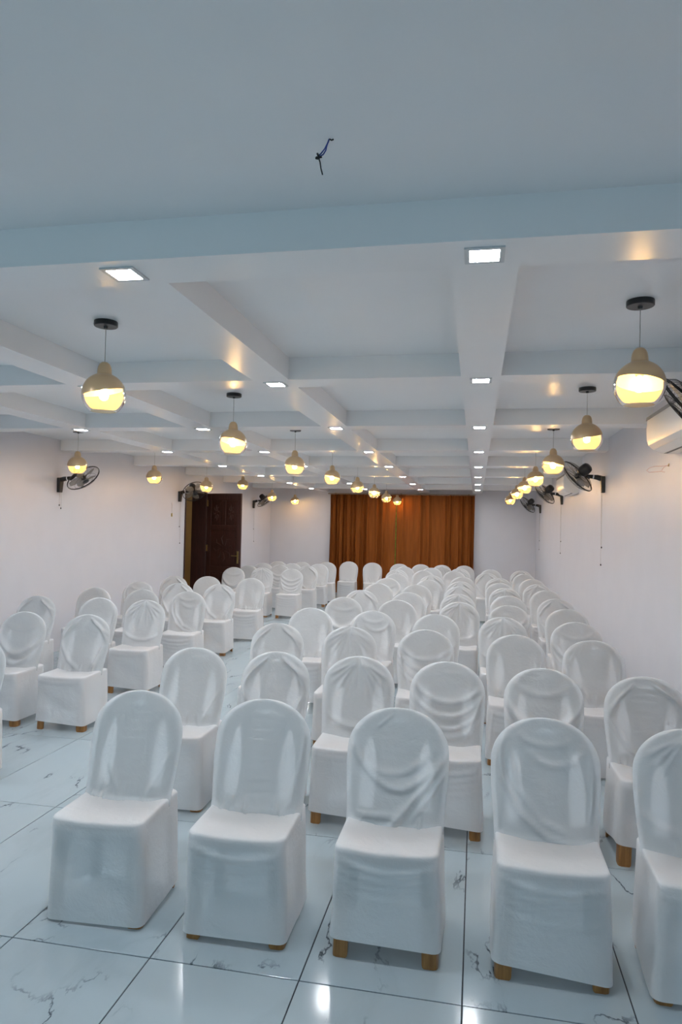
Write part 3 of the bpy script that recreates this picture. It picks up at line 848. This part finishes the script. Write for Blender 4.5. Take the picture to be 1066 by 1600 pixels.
def leg_mesh(sx, sy):
    """L-section plastic leg, rounded on its outer corner; origin = chair origin"""
    b_ = MB(); rings = []
    for z, wd, off in ((0, .054, 0), (.006, .060, .0), (.015, .062, 0), (.12, .062, .004), (.25, .062, .009), (.39, .064, .016)):
        if sy > 0: wd *= .62
        cx = sx*(.208-off*.9); cy = (.008+off*.4) if sy < 0 else (.385-off*.9)
        r_ = .018; out = []
        dx, dy = -sx, (1 if sy < 0 else -1)
        # outer: inner end of wing along x -> rounded corner -> inner end of wing along y, then back inside
        outer = [(wd, 0), (r_, 0), (r_*.3, r_*.3), (0, r_), (0, wd)]; t_ = .012
        inner = [(t_, wd), (t_, t_+.006), (t_+.006, t_), (wd, t_)]
        for p, q in outer+inner: out.append((cx+dx*p, cy+dy*q, z))
        if sx*(-1 if sy < 0 else 1) < 0: out = out[::-1]
        rings.append(out)
    b_.rings(rings)
    # little foot bump
    return b_.mesh('leg', M['chair_plastic'], True, .5)
BM, SM = backrest_mesh(), seat_mesh()
LM = [leg_mesh(a, c) for a in (-1, 1) for c in (-1, 1)]
emb = MB(); ring_ = []
for k in range(20):
    a = 2*PI*k/20; ring_.append((.022*math.cos(a), .011*math.sin(a)))
ze = .835; ye = yfront(ze)+.004
emb.rings([[(x, ye+.014, ze+z) for x, z in ring_], [(x, ye+.002, ze+z) for x, z in ring_], [(x*.7, ye, ze+z*.7) for x, z in ring_]])
EM = emb.mesh('emblem', M['emblem'], True, .5)
FM = MB().tube([(0, -.0, .012), (0, -.0, .012)], .001).v and None
COVERS = {}
def cover(style, hem, seed):
    k = (style, hem, seed)
    if k not in COVERS: COVERS[k] = cover_mesh(style, hem, seed)
    return COVERS[k]
def base_chair():
    t = thing('covered_chair', '', 'chair')
    cov = link('cover', cover(0, (.012, .018, .03), 1), t)
    br = link('backrest', BM, t); link('emblem', EM, br)
    link('seat', SM, t)
    for lm_ in LM: link('leg', lm_, t)
    return t
chair0 = base_chair(); used = [False]
HEMS = [(.012,.018,.03), (.03,.028,.03), (.085,.055,.05), (.06,.035,.05), (.05,.04,.05)]
def place(x, y, label, group, style, hem, seed, rz=0.0):
    o = chair0 if not used[0] else copy_tree(chair0); used[0] = True
    for ch in o.children:
        if ch.name.startswith('cover'): ch.data = cover(style, hem, seed)
    o.location = (x, y, 0); o.rotation_euler = (0, 0, rz)
    o['label'] = label; o['group'] = group
    return o
GM, GLf = 'white-covered chairs in the main block', 'white-covered chairs in the left block'
# front row, each with its own folds
front = [(-1.552, 2.70, 0, (.010,.016,.03), 'leftmost white-covered chair of the front row, hem nearly touching the floor', .03),
         (-.935, 2.70, 1, (.030,.030,.03), 'front-row white-covered chair, second from left, with a puffy roll at the seat edge', .02),
         (-.325, 2.715, 2, (.080,.070,.05), 'front-row white-covered chair, third from left, V-shaped folds and brown front feet showing', 0),
         (.303, 2.72, 3, (.070,.032,.05), 'front-row white-covered chair, second from right, one long diagonal fold across its back', .0),
         (.868, 2.70, 4, (.022,.03,.04), 'front-row white-covered chair cut off by the right edge', -.02)]
for x, y, st_, hm, lab, rz in front: place(x, y, lab, GM, st_, hm, 1, rz)
# the other rows of the main block: (x, y, style)
rows = [
 [(-1.777,3.87,0),(-1.235,3.89,7),(-.70,3.89,4),(-.157,3.88,6),(.40,3.85,5),(.945,3.77,7)],
 [(-1.595,5.15,7),(-.987,5.15,4),(-.368,5.19,6),(.313,5.15,1),(.869,5.06,0)],
 [(-1.59,6.31,1),(-.979,6.29,3),(-.361,6.25,0),(.262,6.25,4),(.90,6.12,5)],
 [(-1.50,7.49,5),(-.867,7.41,0),(-.184,7.45,4),(.37,7.33,6),(.95,7.19,1)],
 [(-1.46,8.48,7),(-.817,8.41,1),(-.197,8.44,4),(.411,8.47,0),(.96,8.30,7)],
 [(-1.40,9.64,1),(-.849,9.67,0),(-.22,9.59,7),(.397,9.62,4),(.95,9.50,1)],
 [(-1.41,10.80,5),(-.75,10.73,1),(-.228,10.58,7),(.37,10.55,0),(.945,10.58,4)],
 [(-1.40,12.06,0),(-.75,11.81,7),(-.22,11.65,1),(.392,11.73,4),(.94,11.74,0)],
 [(-1.52,13.16,4),(-.98,13.19,1),(-.395,13.36,0),(.22,13.05,7),(.90,13.05,1)],
 [(-1.50,14.35,1),(-.919,14.25,0),(-.34,14.3,4),(.29,14.24,1),(.92,14.21,7)],
 [(-1.72,15.49,0),(-1.22,15.55,1),(-.76,15.53,4),(-.239,15.56,0)],
]
def pos_word(i, n):
    if i == 0: return 'leftmost'
    if i == n-1: return 'rightmost'
    return {1: 'second from left', 2: 'third from left', 3: 'fourth from left' if n > 5 else 'second from right', 4: 'second from right'}[i]
rr = random.Random(11)
for ri, row in enumerate(rows):
    for i, (x, y, st_) in enumerate(row):
        extra = 'last row' if ri == len(rows)-1 else ORD[ri+1]+' row'
        lab = 'white-covered chair, %s in the %s of the main block' % (pos_word(i, len(row)), extra)
        hm = HEMS[2] if (ri, i) in ((0, 3),) else (.115,.075,.06) if (ri, i) == (0, 5) else (.075,.05,.05) if (ri, i) in ((0, 2), (0, 4)) else HEMS[(ri+i) % 5]
        place(x, y, lab, GM, st_, hm, (ri*3+i) % 2+1, rr.uniform(-.04, .04) if ri else 0)
# two chairs standing by the curtain
place(-2.95, 15.82, 'white-covered chair alone before the left brown curtain, left of the pair', 'white-covered chairs by the curtain', 1, HEMS[0], 1, .02)
place(-2.30, 15.62, 'white-covered chair alone before the brown curtains, right of the pair', 'white-covered chairs by the curtain', 0, HEMS[0], 1, .16)
# left block, three files
aisle = [(-3.262,3.74,0),(-3.285,5.10,7),(-3.365,6.35,4),(-3.335,7.40,3),(-3.375,8.51,7),(-3.335,9.74,1),(-3.40,12.32,6),(-3.38,13.44,7),(-3.34,14.35,1),(-3.335,15.20,0)]
middle = [(-3.885,5.09,5),(-3.915,6.37,1),(-3.955,7.43,0),(-3.93,8.45,7),(-4.06,9.80,0),(-4.0,12.36,4),(-3.98,13.5,6),(-3.92,14.25,0),(-3.88,14.95,1)]
wallf = [(-4.585,6.30,7),(-4.573,7.40,0),(-4.52,8.44,3),(-4.54,9.62,7),(-4.53,12.25,5),(-4.48,12.98,0),(-4.50,14.01,1),(-4.43,14.94,0)]
for nm, lst in (('aisle file', aisle), ('middle file', middle), ('wall file', wallf)):
    for i, (x, y, st_) in enumerate(lst):
        if nm == 'aisle file' and i == 0: lab = 'white-covered chair cropped by the left edge, only its rounded shoulder showing'
        else:
            kx = i if nm == 'aisle file' else i+1
            kw = 'nearest' if kx == 1 else ('farthest' if i == len(lst)-1 else ORD[kx-1])
            lab = 'white-covered chair in the %s of the left block, %s from the camera' % (nm, kw) if kw not in ('nearest', 'farthest') else 'white-covered chair in the %s of the left block, %s the camera' % (nm, 'nearest' if kw == 'nearest' else 'farthest from')
        hm = (.075,.05,.05) if i < 3 else HEMS[(i*2+1) % 5]
        place(x, y, lab, GLf, st_, hm, i % 2+1, rr.uniform(.02, .07))
